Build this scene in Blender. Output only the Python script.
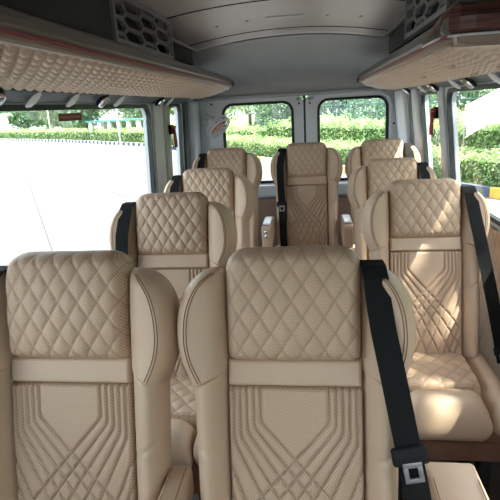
import bpy, bmesh, math, random
import numpy as np
from mathutils import Vector, Matrix
random.seed(4); rng = np.random.default_rng(7)
C = bpy.context.scene.collection
S = bpy.context.scene
for o in list(bpy.data.objects): bpy.data.objects.remove(o)

# ------------------------------------------------------------ camera
rho = math.radians(3.2); F = 500.0
Yc = Vector((312-250, 250-104, -F)).normalized()
a, b = -math.sin(rho), math.cos(rho)
Zc = Vector((a, b, -(a*Yc.x+b*Yc.y)/Yc.z)).normalized()
Xc = Yc.cross(Zc)
cam = bpy.data.cameras.new('camera'); co = bpy.data.objects.new('camera', cam); C.objects.link(co)
cam.sensor_width = 36; cam.lens = 36*F/500; cam.clip_start = 0.02; cam.clip_end = 400
co.matrix_world = Matrix((Xc, Yc, Zc)).to_4x4()
co.location = (0, 0, 1.43)
S.camera = co
# ------------------------------------------------------------ world, sun, exposure
w = bpy.data.worlds.new('sky'); S.world = w; w.use_nodes = True
nt = w.node_tree; bg = nt.nodes['Background']
sky = nt.nodes.new('ShaderNodeTexSky'); sky.sky_type = 'NISHITA'; sky.sun_disc = False
sky.sun_elevation = math.radians(58); sky.sun_rotation = math.radians(117); sky.dust_density = 4; sky.air_density = 1.0
mx = nt.nodes.new('ShaderNodeMixRGB'); mx.inputs[0].default_value = 0.55
mx.inputs[2].default_value = (6.2, 6.4, 6.6, 1)
nt.links.new(sky.outputs[0], mx.inputs[1]); nt.links.new(mx.outputs[0], bg.inputs[0])
bg.inputs[1].default_value = 0.54
sl = bpy.data.lights.new('sun', 'SUN'); sl.energy = 18.0; sl.angle = math.radians(0.53); sl.color = (1, .93, .82)
so = bpy.data.objects.new('sun', sl); C.objects.link(so)
sundir = Vector((1, -0.5, 1.9)).normalized()
so.rotation_euler = sundir.to_track_quat('Z', 'Y').to_euler(); so.location = (6, -4, 12)
vs = S.view_settings
vs.view_transform = 'Standard'; vs.look = 'None'; vs.gamma = 1; vs.use_curve_mapping = False
vs.exposure = 0.70

# ------------------------------------------------------------ helpers
def ob(name, me, mat=None, parent=None, loc=None):
    o = bpy.data.objects.new(name, me); C.objects.link(o)
    if mat and not me.materials: me.materials.append(mat)
    if parent: o.parent = parent
    if loc is not None: o.location = loc
    return o
def tag(o, label, cat, group=None, kind=None):
    if label: o['label'] = label
    if cat: o['category'] = cat
    if group: o['group'] = group
    if kind: o['kind'] = kind
    return o
def thing(name, label, cat, loc=(0, 0, 0), group=None, rotz=0):
    o = bpy.data.objects.new(name, None); C.objects.link(o); o.location = loc; o.rotation_euler = (0, 0, rotz)
    o.empty_display_size = .05
    return tag(o, label, cat, group)
def struct(o):
    o['kind'] = 'structure'; return o
def meshnp(name, V, Fq, smooth=True, uv=None, attr=None):
    me = bpy.data.meshes.new(name)
    V = np.asarray(V, dtype=np.float32); Fq = np.asarray(Fq, dtype=np.int32)
    k = Fq.shape[1]
    me.vertices.add(len(V)); me.vertices.foreach_set('co', V.ravel())
    me.loops.add(Fq.size); me.loops.foreach_set('vertex_index', Fq.ravel())
    me.polygons.add(len(Fq)); me.polygons.foreach_set('loop_start', np.arange(0, Fq.size, k, dtype=np.int32))
    if smooth: me.polygons.foreach_set('use_smooth', np.ones(len(Fq), dtype=bool))
    if uv is not None:
        l = me.uv_layers.new(name='UVMap'); l.data.foreach_set('uv', np.asarray(uv, dtype=np.float32)[Fq.ravel()].ravel())
    if attr is not None:
        t = me.attributes.new('seam', 'FLOAT', 'POINT'); t.data.foreach_set('value', np.asarray(attr, dtype=np.float32).ravel())
    me.update(); me.validate(); return me
def grid_faces(n, m, off=0, flip=False):
    i, j = np.meshgrid(np.arange(n-1), np.arange(m-1), indexing='ij')
    A = (i*m+j).ravel()+off; B = ((i+1)*m+j).ravel()+off
    q = np.stack([A, B, B+1, A+1], 1)
    return q[:, ::-1] if flip else q
class MB:
    def __init__(s): s.v = []; s.f = []
    def box(s, c, d, M=None):
        n = len(s.v)
        for i in (-1, 1):
            for j in (-1, 1):
                for k in (-1, 1):
                    p = Vector((i*d[0]/2, j*d[1]/2, k*d[2]/2))
                    if M: p = M @ p
                    s.v.append(tuple(p+Vector(c)))
        for q in ((0, 1, 3, 2), (4, 6, 7, 5), (0, 4, 5, 1), (2, 3, 7, 6), (0, 2, 6, 4), (1, 5, 7, 3)):
            s.f.append([n+x for x in q])
        return s
    def tube(s, pts, r, seg=8, closed=False, caps=True):
        pts = [Vector(p) for p in pts]; n = len(s.v); N = len(pts)
        rr = r if isinstance(r, (list, tuple)) else [r]*N
        up = None
        for i, p in enumerate(pts):
            if closed: t = pts[(i+1) % N]-pts[i-1]
            else: t = pts[min(i+1, N-1)]-pts[max(i-1, 0)]
            if t.length < 1e-9: t = Vector((0, 0, 1))
            t.normalize()
            if up is None: up = Vector((0, 0, 1)) if abs(t.z) < .9 else Vector((1, 0, 0))
            x = t.cross(up)
            if x.length < 1e-6: x = t.orthogonal()
            x.normalize(); y = x.cross(t).normalized(); up = y
            for k in range(seg):
                an = 2*math.pi*k/seg
                s.v.append(tuple(p+x*(math.cos(an)*rr[i])+y*(math.sin(an)*rr[i])))
        for i in range(N if closed else N-1):
            A = n+i*seg; B = n+((i+1) % N)*seg
            for k in range(seg): s.f.append([A+k, A+(k+1) % seg, B+(k+1) % seg, B+k])
        if not closed and caps:
            s.f.append([n+k for k in range(seg)][::-1]); s.f.append([n+(N-1)*seg+k for k in range(seg)])
        return s
    def lathe(s, prof, seg=24, M=None, cap=True):
        n = len(s.v)
        for (r, z) in prof:
            for k in range(seg):
                p = Vector((r*math.cos(2*math.pi*k/seg), r*math.sin(2*math.pi*k/seg), z))
                if M: p = M @ p
                s.v.append(tuple(p))
        for i in range(len(prof)-1):
            for k in range(seg):
                A = n+i*seg; B = A+seg
                s.f.append([A+k, A+(k+1) % seg, B+(k+1) % seg, B+k])
        if cap: s.f.append([n+k for k in range(seg)][::-1])
        if cap: s.f.append([n+(len(prof)-1)*seg+k for k in range(seg)])
        return s
    def mesh(s, name, smooth=False, bevel=0):
        me = bpy.data.meshes.new(name); me.from_pydata(s.v, [], s.f)
        bm = bmesh.new(); bm.from_mesh(me)
        bmesh.ops.recalc_face_normals(bm, faces=bm.faces)
        if bevel: bmesh.ops.bevel(bm, geom=list(bm.edges), offset=bevel, segments=3, affect='EDGES', profile=.5, clamp_overlap=True)
        bm.to_mesh(me); bm.free()
        if smooth or bevel:
            me.polygons.foreach_set('use_smooth', [True]*len(me.polygons))
            if not smooth:
                try: me.set_sharp_from_angle(angle=math.radians(50))
                except Exception: pass
        me.update(); return me
def build(name, mb, mat, parent=None, smooth=False, bevel=0, loc=None):
    return ob(name, mb.mesh(name, smooth, bevel), mat, parent, loc)
# ------------------------------------------------------------ materials
def mat(name, col, rough=.5, metal=0, spec=.5, noise=0, nscale=8, bump=0, bscale=200, emit=None, coat=0, col2=None, det=4):
    m = bpy.data.materials.new(name); m.use_nodes = True; nt = m.node_tree
    p = nt.nodes['Principled BSDF']
    p.inputs['Base Color'].default_value = (*col, 1); p.inputs['Roughness'].default_value = rough
    p.inputs['Metallic'].default_value = metal; p.inputs['Specular IOR Level'].default_value = spec
    p.inputs['Coat Weight'].default_value = coat
    tc = nt.nodes.new('ShaderNodeTexCoord')
    if noise or col2:
        n = nt.nodes.new('ShaderNodeTexNoise'); n.inputs['Scale'].default_value = nscale; n.inputs['Detail'].default_value = det
        nt.links.new(tc.outputs['Object'], n.inputs['Vector'])
        mxx = nt.nodes.new('ShaderNodeMixRGB'); r = nt.nodes.new('ShaderNodeValToRGB')
        r.color_ramp.elements[0].position = .35; r.color_ramp.elements[1].position = .65
        nt.links.new(n.outputs[0], r.inputs[0]); nt.links.new(r.outputs[0], mxx.inputs[0])
        c2 = col2 if col2 else tuple(max(0, c*(1-noise)) for c in col)
        mxx.inputs[1].default_value = (*col, 1); mxx.inputs[2].default_value = (*c2, 1)
        nt.links.new(mxx.outputs[0], p.inputs['Base Color'])
    if bump:
        n2 = nt.nodes.new('ShaderNodeTexNoise'); n2.inputs['Scale'].default_value = bscale; n2.inputs['Detail'].default_value = 3
        nt.links.new(tc.outputs['Object'], n2.inputs['Vector'])
        bp = nt.nodes.new('ShaderNodeBump'); bp.inputs['Strength'].default_value = bump; bp.inputs['Distance'].default_value = .002
        nt.links.new(n2.outputs[0], bp.inputs['Height']); nt.links.new(bp.outputs[0], p.inputs['Normal'])
    if emit:
        p.inputs['Emission Color'].default_value = (*emit[0], 1); p.inputs['Emission Strength'].default_value = emit[1]
    return m
def leather(name, col, perf=False, rough=.42):
    m = mat(name, col, rough=rough, spec=.45, noise=.07, nscale=5)
    nt = m.node_tree; p = nt.nodes['Principled BSDF']
    src = p.inputs['Base Color'].links[0].from_socket
    at = nt.nodes.new('ShaderNodeAttribute'); at.attribute_name = 'seam'
    m1 = nt.nodes.new('ShaderNodeMixRGB'); m1.inputs[2].default_value = (.16, .08, .045, 1)
    mu = nt.nodes.new('ShaderNodeMath'); mu.operation = 'MULTIPLY'; mu.inputs[1].default_value = .42
    nt.links.new(at.outputs['Fac'], mu.inputs[0]); nt.links.new(mu.outputs[0], m1.inputs[0]); nt.links.new(src, m1.inputs[1])
    out = m1.outputs[0]
    tc = nt.nodes.new('ShaderNodeTexCoord')
    n2 = nt.nodes.new('ShaderNodeTexNoise'); n2.inputs['Scale'].default_value = 350; n2.inputs['Detail'].default_value = 2
    nt.links.new(tc.outputs['Object'], n2.inputs['Vector'])
    bp = nt.nodes.new('ShaderNodeBump'); bp.inputs['Strength'].default_value = .12; bp.inputs['Distance'].default_value = .001
    nt.links.new(n2.outputs[0], bp.inputs['Height'])
    w_ = nt.nodes.new('ShaderNodeTexNoise'); w_.inputs['Scale'].default_value = 14; w_.inputs['Detail'].default_value = 3
    nt.links.new(tc.outputs['Object'], w_.inputs['Vector'])
    b2 = nt.nodes.new('ShaderNodeBump'); b2.inputs['Strength'].default_value = .25; b2.inputs['Distance'].default_value = .006
    nt.links.new(w_.outputs[0], b2.inputs['Height']); nt.links.new(bp.outputs[0], b2.inputs['Normal'])
    last = b2.outputs[0]
    if perf:
        def dots(off):
            v1 = nt.nodes.new('ShaderNodeVectorMath'); v1.operation = 'MULTIPLY_ADD'
            v1.inputs[1].default_value = (1/.0056, 1/.0072, 0); v1.inputs[2].default_value = (off, off, 0)
            nt.links.new(tc.outputs['UV'], v1.inputs[0])
            v2 = nt.nodes.new('ShaderNodeVectorMath'); v2.operation = 'FRACTION'; nt.links.new(v1.outputs[0], v2.inputs[0])
            v3 = nt.nodes.new('ShaderNodeVectorMath'); v3.operation = 'DISTANCE'; v3.inputs[1].default_value = (.5, .5, 0)
            nt.links.new(v2.outputs[0], v3.inputs[0]); return v3.outputs['Value']
        mn = nt.nodes.new('ShaderNodeMath'); mn.operation = 'MINIMUM'
        nt.links.new(dots(0.0), mn.inputs[0]); nt.links.new(dots(0.5), mn.inputs[1])
        mr = nt.nodes.new('ShaderNodeMapRange'); mr.inputs[1].default_value = .13; mr.inputs[2].default_value = .2
        mr.inputs[3].default_value = 1; mr.inputs[4].default_value = 0
        nt.links.new(mn.outputs[0], mr.inputs[0])
        m2 = nt.nodes.new('ShaderNodeMixRGB'); m2.inputs[2].default_value = (.1, .06, .04, 1)
        mu2 = nt.nodes.new('ShaderNodeMath'); mu2.operation = 'MULTIPLY'; mu2.inputs[1].default_value = .6
        nt.links.new(mr.outputs[0], mu2.inputs[0]); nt.links.new(mu2.outputs[0], m2.inputs[0]); nt.links.new(out, m2.inputs[1])
        out = m2.outputs[0]
    nt.links.new(out, p.inputs['Base Color']); nt.links.new(last, p.inputs['Normal'])
    return m
LC = (.60, .445, .32)
M = {}
M['leather'] = leather('beige_leather', LC)
M['perf'] = leather('perforated_beige_leather', (LC[0]*.98, LC[1]*.97, LC[2]*.96), True, .5)
M['thread'] = mat('brown_thread', (.22, .12, .07), .7)
M['belt'] = mat('black_webbing', (.009, .010, .011), .8, spec=.2, bump=.4, bscale=900)
M['black'] = mat('black_plastic', (.010, .010, .012), .6, spec=.25)
M['rubber'] = mat('black_rubber', (.012, .02, .02), .5)
M['chrome'] = mat('chrome', (.75, .75, .76), .18, metal=1)
M['greymetal'] = mat('grey_brushed_metal', (.36, .34, .33), .3, metal=.8)
M['shellgrey'] = mat('grey_moulded_plastic', (.33, .35, .38), .5, noise=.05)
M['wallgrey'] = mat('pale_grey_painted_panel', (.68, .72, .76), .45, noise=.05, nscale=3)
M['doorgrey'] = mat('light_grey_door_paint', (.82, .84, .87), .4, noise=.04, nscale=3)
M['duct'] = mat('dark_grey_duct_plastic', (.022, .023, .026), .6, spec=.25, bump=.1)
M['strip'] = mat('slate_wall_strip', (.065, .085, .105), .5)
M['darkmetal'] = mat('dark_frame_steel', (.04, .04, .045), .45, metal=.6)
M['red'] = mat('red_strip_plastic', (.26, .06, .07), .55)
M['tan'] = mat('tan_trim_leather', (.27, .20, .15), .5)
M['brownbase'] = mat('brown_seat_base', (.24, .12, .075), .6, noise=.2)
M['rearpanel'] = mat('brown_beige_rear_panel', (.42, .28, .21), .5, noise=.06)
M['floor'] = mat('dark_floor_vinyl', (.09, .07, .06), .5, noise=.3, nscale=30)
M['silver'] = mat('silver_grey_plastic', (.6, .62, .66), .3)
M['lens'] = mat('frosted_lens', (.8, .82, .82), .15)
M['orange'] = mat('orange_blade_plastic', (.85, .20, .06), .4)
M['redplastic'] = mat('red_hammer_plastic', (.38, .03, .025), .4)
M['white'] = mat('white_paint', (.8, .8, .78), .5)
# perforated ceiling liner
def ceilmat():
    m = mat('taupe_headliner', (.50, .455, .43), .42, metal=.25, noise=.12, nscale=2.2)
    return m
M['ceil'] = ceilmat()
M['cap'] = mat('grey_rear_headliner', (.44, .44, .44), .55, noise=.05)
def wood():
    m = mat('dark_wood_veneer', (.06, .02, .015), .36, coat=.08)
    nt = m.node_tree; p = nt.nodes['Principled BSDF']; tc = nt.nodes.new('ShaderNodeTexCoord')
    mp = nt.nodes.new('ShaderNodeMapping'); mp.inputs['Scale'].default_value = (6, 6, 160)
    n = nt.nodes.new('ShaderNodeTexNoise'); n.inputs['Scale'].default_value = 1.2; n.inputs['Detail'].default_value = 5
    r = nt.nodes.new('ShaderNodeValToRGB'); r.color_ramp.elements[0].color = (.02, .007, .006, 1); r.color_ramp.elements[1].color = (.14, .05, .035, 1)
    r.color_ramp.elements[0].position = .35; r.color_ramp.elements[1].position = .65
    nt.links.new(tc.outputs['Object'], mp.inputs[0]); nt.links.new(mp.outputs[0], n.inputs['Vector']); nt.links.new(n.outputs[0], r.inputs[0])
    nt.links.new(r.outputs[0], p.inputs['Base Color']); return m
M['wood'] = wood()
def glass():
    m = bpy.data.materials.new('window_glass'); m.use_nodes = True; nt = m.node_tree
    for n in list(nt.nodes):
        if n.type != 'OUTPUT_MATERIAL': nt.nodes.remove(n)
    t = nt.nodes.new('ShaderNodeBsdfTransparent'); t.inputs[0].default_value = (.92, .95, .94, 1)
    g = nt.nodes.new('ShaderNodeBsdfGlossy'); g.inputs['Roughness'].default_value = .02
    lw = nt.nodes.new('ShaderNodeLayerWeight'); lw.inputs[0].default_value = .5
    pw = nt.nodes.new('ShaderNodeMath'); pw.operation = 'POWER'; pw.inputs[1].default_value = 5
    fr = nt.nodes.new('ShaderNodeMath'); fr.operation = 'MULTIPLY_ADD'; fr.inputs[1].default_value = .3; fr.inputs[2].default_value = .03
    nt.links.new(lw.outputs['Facing'], pw.inputs[0]); nt.links.new(pw.outputs[0], fr.inputs[0])
    mxs = nt.nodes.new('ShaderNodeMixShader')
    nt.links.new(fr.outputs[0], mxs.inputs[0]); nt.links.new(t.outputs[0], mxs.inputs[1]); nt.links.new(g.outputs[0], mxs.inputs[2])
    nt.links.new(mxs.outputs[0], nt.nodes['Material Output'].inputs[0]); return m
M['glass'] = glass()
def leafmat(name, c1, c2, sc=1.5):
    m = bpy.data.materials.new(name); m.use_nodes = True; nt = m.node_tree; p = nt.nodes['Principled BSDF']
    tc = nt.nodes.new('ShaderNodeTexCoord'); n = nt.nodes.new('ShaderNodeTexNoise'); n.inputs['Scale'].default_value = sc; n.inputs['Detail'].default_value = 6
    r = nt.nodes.new('ShaderNodeValToRGB'); r.color_ramp.elements[0].position = .38; r.color_ramp.elements[1].position = .62
    r.color_ramp.elements[0].color = (*c1, 1); r.color_ramp.elements[1].color = (*c2, 1)
    nt.links.new(tc.outputs['Object'], n.inputs['Vector']); nt.links.new(n.outputs[0], r.inputs[0])
    nt.links.new(r.outputs[0], p.inputs['Base Color']); p.inputs['Roughness'].default_value = .5
    tr = nt.nodes.new('ShaderNodeBsdfTranslucent'); nt.links.new(r.outputs[0], tr.inputs[0])
    mxs = nt.nodes.new('ShaderNodeMixShader'); mxs.inputs[0].default_value = .4
    nt.links.new(p.outputs[0], mxs.inputs[1]); nt.links.new(tr.outputs[0], mxs.inputs[2])
    nt.links.new(mxs.outputs[0], nt.nodes['Material Output'].inputs[0]); return m
M['hedge'] = leafmat('bright_hedge_leaves', (.20, .32, .12), (.38, .50, .22), 1.2)
M['hedge2'] = leafmat('mid_green_hedge_leaves', (.08, .19, .10), (.17, .31, .16), 1.2)
M['tree'] = leafmat('tree_leaves', (.09, .19, .12), (.25, .36, .22), .7)
M['treelight'] = leafmat('pale_tree_leaves', (.19, .30, .14), (.42, .50, .28), .7)
M['bark'] = mat('bark', (.12, .09, .06), .9, noise=.4, nscale=6)

# ------------------------------------------------------------ the van shell
XL, XR, YB, YF = -.95, .68, 4.15, -1.9
def xl(z): return XL - .04*(1.43-z)
def xr(z): return XR + .11*(1.43-z)
def rrect(x0, x1, y0, y1, r, n=7):
    P = []
    for cx, cy, a0 in ((x1-r, y1-r, 0), (x0+r, y1-r, 90), (x0+r, y0+r, 180), (x1-r, y0+r, 270)):
        for i in range(n+1):
            t = math.radians(a0+90*i/n); P.append((cx+r*math.cos(t), cy+r*math.sin(t)))
    return P
def holed(name, outer, holes, m3, m, thick, parent=None, flipn=1):
    bm = bmesh.new(); es = []
    for L in [outer]+holes:
        vs_ = [bm.verts.new((p[0], p[1], 0)) for p in L]
        es += [bm.edges.new((vs_[i], vs_[(i+1) % len(vs_)])) for i in range(len(vs_))]
    bmesh.ops.triangle_fill(bm, use_beauty=True, use_dissolve=False, edges=es)
    r = bmesh.ops.extrude_face_region(bm, geom=list(bm.faces))
    for v in r['geom']:
        if isinstance(v, bmesh.types.BMVert): v.co.z = 1
    bmesh.ops.recalc_face_normals(bm, faces=bm.faces)
    for v in bm.verts: v.co = Vector(m3(v.co.x, v.co.y, v.co.z*thick))
    bmesh.ops.recalc_face_normals(bm, faces=bm.faces)
    me = bpy.data.meshes.new(name); bm.to_mesh(me); bm.free()
    return ob(name, me, m, parent)
def ring(loop, m3, inn, out, d0, d1, name, m, parent=None):
    N = len(loop); V = []; Fs = []
    cx = sum(p[0] for p in loop)/N; cy = sum(p[1] for p in loop)/N
    for i in range(N):
        p0, p1 = loop[i-1], loop[(i+1) % N]; tx, ty = p1[0]-p0[0], p1[1]-p0[1]
        L = math.hypot(tx, ty) or 1; nx, ny = ty/L, -tx/L
        x, y = loop[i]
        for o_, d in ((out, d0), (out, d1), (-inn, d1), (-inn, d0)): V.append(m3(x+nx*o_, y+ny*o_, d))
    for i in range(N):
        A = i*4; B = ((i+1) % N)*4
        for k in range(4): Fs.append([A+k, A+(k+1) % 4, B+(k+1) % 4, B+k])
    mb = MB(); mb.v = V; mb.f = Fs
    return build(name, mb, m, parent)
def window(n, rect, r, m3, d=0.0):
    L = rrect(*rect, r)
    g = holed('window_%d' % n, [p for p in L], [], lambda u, v, e: m3(u, v, e+.018), M['glass'], .004)
    struct(g)
    ring(L, m3, .007, .013, -.006, .016, 'window_gasket', M['rubber'], g)
    return g
mL = lambda u, v, e: (xl(v)-e, u, v)
mR = lambda u, v, e: (xr(v)+e, u, v)
mB = lambda u, v, e: (u, YB+e, v)
LW = [(.95, 2.95, .60, 1.466), (3.37, 3.67, .70, 1.470), (-.55, .80, .84, 1.462), (-1.55, -.75, .84, 1.45)]
RW = [(1.25, 2.74, .935, 1.456), (2.92, 3.37, .85, 1.455), (-.5, 1.1, .935, 1.452), (-1.5, -.7, .9, 1.45)]
RR = [.07, .05, .07, .07]
def slab(z0, z1): return [(YF, z0), (YB, z0), (YB, z1), (YF, z1)]
struct(holed('wall_left', slab(-.03, 1.78), [rrect(*q, r) for q, r in zip(LW, RR)], mL, M['wallgrey'], .04))
struct(holed('wall_right', slab(-.03, 1.78), [rrect(*q, r) for q, r in zip(RW, RR)], mR, M['wallgrey'], .04))
wn = 1
for q, r in zip(LW, RR): window(wn, q, r, mL); wn += 1
for q, r in zip(RW, RR): window(wn, q, r, mR); wn += 1
mF = lambda u, v, e: (u, YF-e, v)
WS = (-.80, .57, .98, 1.50)
struct(holed('wall_front', [(-1.02, -.03), (.84, -.03), (.84, 1.80), (-1.02, 1.80)], [rrect(*WS, .10)], mF, M['wallgrey'], .04))  # unseen front wall, added with a low windscreen opening to cut front light
window(wn, WS, .10, mF); wn += 1
# rear wall surround and two rear doors
DL, DR = (-.845, -.068, .25, 1.505), (-.052, .665, .25, 1.505)
GL, GR = (-.713, -.160, .83, 1.455), (.053, .577, .83, 1.455)
struct(holed('wall_rear', [(-1.02, -.03), (.80, -.03), (.80, 1.78), (-1.02, 1.78)], [rrect(-.85, .67, .245, 1.51, .07)], mB, M['wallgrey'], .05))
for i, (D, G) in enumerate(((DL, GL), (DR, GR))):
    d = struct(holed('door_%d' % (i+1), rrect(*D, .06), [rrect(*G, .075)], lambda u, v, e: mB(u, v, e+.006), M['doorgrey'], .045))
    ring(rrect(*G, .075), mB, -.018, .042, -.012, .01, 'window_surround', M['doorgrey'], d)
    # recessed rib channel around the window, screws, latch
    mb = MB()
    lx = D[1]-.035 if i == 0 else D[0]+.035
    mb.lathe([(.012, 0), (.016, .012), (.013, .03), (.006, .036)], 12, Matrix.Translation((lx, YB+.006, 1.475)) @ Matrix.Rotation(math.radians(90), 4, 'X'))
    mb.box((lx+(.018 if i else -.018), YB-.004, 1.478), (.03, .02, .022))
    build('latch', mb, M['greymetal'], d, smooth=False)
    mb = MB()
    for (sx, sz) in ((lx, 1.44), ((D[0]+.035 if i == 0 else D[1]-.03), 1.47), ((D[0]+.03 if i == 0 else D[1]-.03), 1.25)):
        mb.lathe([(.008, 0), (.008, .004)], 10, Matrix.Translation((sx, YB+.006, sz)) @ Matrix.Rotation(math.radians(90), 4, 'X'))
    build('screw', mb, M['black'], d)
    window(wn, G, .075, mB); wn += 1
    lp = MB().box(((D[0]+D[1])/2, YB-.012, .47), (D[1]-D[0]-.04, .03, .44)); build('lower_panel', lp, M['rearpanel'], d, bevel=.008)
struct(build('trim_1', MB().box((-.06, YB+.03, .88), (.02, .03, 1.25)), M['rubber']))
# rear ledge below the windows
struct(build('trim_2', MB().box((-.12, YB-.03, .755), (1.52, .06, .10)), M['doorgrey'], bevel=.015))
# pillars, posts
def post(n, side, y0, y1, z0, z1, dep, m, bev=.012):
    V = []
    f = xl if side < 0 else xr
    for z in (z0, z1):
        x = f(z); s = -side
        for (y, d) in ((y0, 0), (y1, 0), (y1, dep), (y0, dep)): V.append((x+s*d, y, z))
    mb = MB(); mb.v = V; mb.f = [[0, 1, 2, 3], [4, 5, 6, 7], [0, 1, 5, 4], [1, 2, 6, 5], [2, 3, 7, 6], [3, 0, 4, 7]]
    return struct(build('trim_%d' % n, mb, m, bevel=bev))
post(3, -1, 3.0, 3.18, .40, 1.50, .02, M['wallgrey'])
post(4, -1, 3.21, 3.33, .40, 1.50, .022, mat('sage_grey_belt_cover', (.40, .45, .42), .5))
post(5, 1, 2.79, 2.88, .40, 1.49, .02, M['wallgrey'])
post(6, -1, 3.74, 3.84, .3, 1.50, .018, M['strip'], .004)
post(7, 1, 3.42, 3.56, .3, 1.50, .03, M['doorgrey'])
post(8, 1, 3.62, 3.68, .3, 1.50, .02, M['strip'], .004)
post(15, -1, 3.88, 4.14, .3, 1.50, .05, M['wallgrey'], .03)
post(16, 1, 3.72, 4.14, .3, 1.50, .05, M['doorgrey'], .03)
# ceiling with panel joints (arched), rear cap
XM = -.125
def cz(x): return 1.845-.17*(x-XM)**2
nx, ys = 61, []
joints = [-.2, .62, 1.42, 2.22, 3.02]
ny = 261
X = np.linspace(-1.0, .78, nx); Yv = np.linspace(YF, 3.30, ny)
GX, GY = np.meshgrid(X, Yv, indexing='ij')
GZ = 1.845-.17*(GX-XM)**2
sm = np.zeros_like(GX)
for j in joints:
    dj = np.abs(GY-j-.05*(GX-XM)**2*4*.15)
    GZ += .004*np.exp(-(dj/.012)**2)
def ceil_mesh():
    V = np.stack([GX.ravel(), GY.ravel(), GZ.ravel()], 1)
    T = V+np.array([0, 0, .03]); n = len(V)
    F1 = grid_faces(nx, ny, 0, True); F2 = grid_faces(nx, ny, n)
    e = []
    for j in range(ny-1):
        e.append([j, j+1, n+j+1, n+j]); q = (nx-1)*ny+j; e.append([q+1, q, n+q, n+q+1])
    for i in range(nx-1):
        q = i*ny; e.append([q+ny, q, n+q, n+q+ny]); q = i*ny+ny-1; e.append([q, q+ny, n+q+ny, n+q])
    return meshnp('ceiling', np.vstack([V, T]), np.vstack([F1, F2, np.array(e)]))
ceil = struct(ob('ceiling', ceil_mesh(), M['ceil']))
mb = MB()
for j in joints:
    pts = [(x, j+.03*(x-XM)**2, cz(x)-.0005) for x in np.linspace(-.95, .7, 30)]
    mb.tube(pts, .0022, 6)
build('panel_joint', mb, M['black'], ceil)
mb = MB()
for yy in (.2, 1.0, 1.9, 2.62, 2.75):
    for xx in (-.46, -.31, .08, .24):
        if yy == 2.75: continue
        mb.lathe([(.010, 0), (.009, -.004), (.004, -.006)], 12, Matrix.Translation((xx, yy+.03, cz(xx))))
build('stud', mb, M['chrome'], ceil, smooth=True)
mb = MB()
for yy in (2.12, 2.62, 3.10):
    mb.box((-.12, yy, cz(-.12)-.003), (.19, .022, .008)); 
build('light_slot', mb, M['silver'], ceil, bevel=.002)
# rear cap
nt_, nx2 = 30, 50
V = []
for i, x in enumerate(np.linspace(-1.0, .78, nx2)):
    for k in range(nt_):
        t = k/(nt_-1); an = t*math.pi/2
        ztop = cz(x)-.006; y = 3.302+.84*math.sin(an)**1.0*1.0; z = 1.50+(ztop-1.50)*(math.cos(an)**.75 if t < 1 else 0)
        V.append((x, min(y, 4.145), z))
Vn = np.array(V); n = len(Vn)
struct(ob('trim_9', meshnp('trim_9', np.vstack([Vn, Vn+np.array([0, .02, .03])]), np.vstack([grid_faces(nx2, nt_, 0), grid_faces(nx2, nt_, n, True)])), M['cap']))
struct(build('trim_10', MB().box((-.12, 4.13, 1.512), (1.62, .04, .03)), M['cap'], bevel=.01))
# floor
struct(build('floor', MB().box((-.12, 1.14, -.065), (1.98, 6.2, .08)), M['floor']))
# dark duct strip at the top of each side wall, under the racks
def extr(prof, y0, y1, n=2, fx=None):
    mb = MB(); K = len(prof)
    for i in range(n):
        y = y0+(y1-y0)*i/(n-1)
        for (x, z) in prof:
            q = (x, y, z) if fx is None else fx(x, y, z)
            mb.v.append(q)
    for i in range(n-1):
        for k in range(K): mb.f.append([i*K+k, i*K+(k+1) % K, (i+1)*K+(k+1) % K, (i+1)*K+k])
    mb.f.append(list(range(K))[::-1]); mb.f.append([(n-1)*K+k for k in range(K)])
    return mb
struct(build('trim_11', extr([(-.955, 1.485), (-.925, 1.485), (-.865, 1.515), (-.865, 1.56), (-.955, 1.58)], -1.6, 3.7), M['strip'], bevel=.006))
struct(build('trim_12', extr([(.70, 1.475), (.665, 1.475), (.60, 1.505), (.60, 1.55), (.70, 1.57)], -1.6, 3.8), M['strip'], bevel=.006))
# quilted lining of the side walls below the windows
def diamonds(x, v, a, b, D, sg):
    p = x/a+v/b; q = x/a-v/b
    L = 1/math.sqrt(1/a**2+1/b**2)
    dp = np.abs(p-np.round(p))*L; dq = np.abs(q-np.round(q))*L
    d = np.minimum(dp, dq)
    puff = np.abs(np.sin(math.pi*p))**.6*np.abs(np.sin(math.pi*q))**.6
    return D*(puff*.75+.25*(1-np.exp(-(d/sg)**2)))-D, np.exp(-(d/(sg*.45))**2)
def lining(n, side, y0, y1, z0, z1):
    ny_, nz_ = int((y1-y0)/.008)+1, int((z1-z0)/.008)+1
    Y, Z = np.meshgrid(np.linspace(y0, y1, ny_), np.linspace(z0, z1, nz_), indexing='ij')
    h, s = diamonds(Y, Z, .07, .10, .008, .005)
    base = (XL-.04*(1.43-Z)+.022+h) if side < 0 else (XR+.11*(1.43-Z)-.022-h)
    V = np.stack([base.ravel(), Y.ravel(), Z.ravel()], 1)
    return struct(ob('trim_%d' % n, meshnp('trim_%d' % n, V, grid_faces(ny_, nz_, 0, side < 0), attr=s), M['leather']))
lining(13, -1, -.6, 2.8, .12, .575); lining(14, 1, -.4, 2.64, .12, .905)

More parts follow.
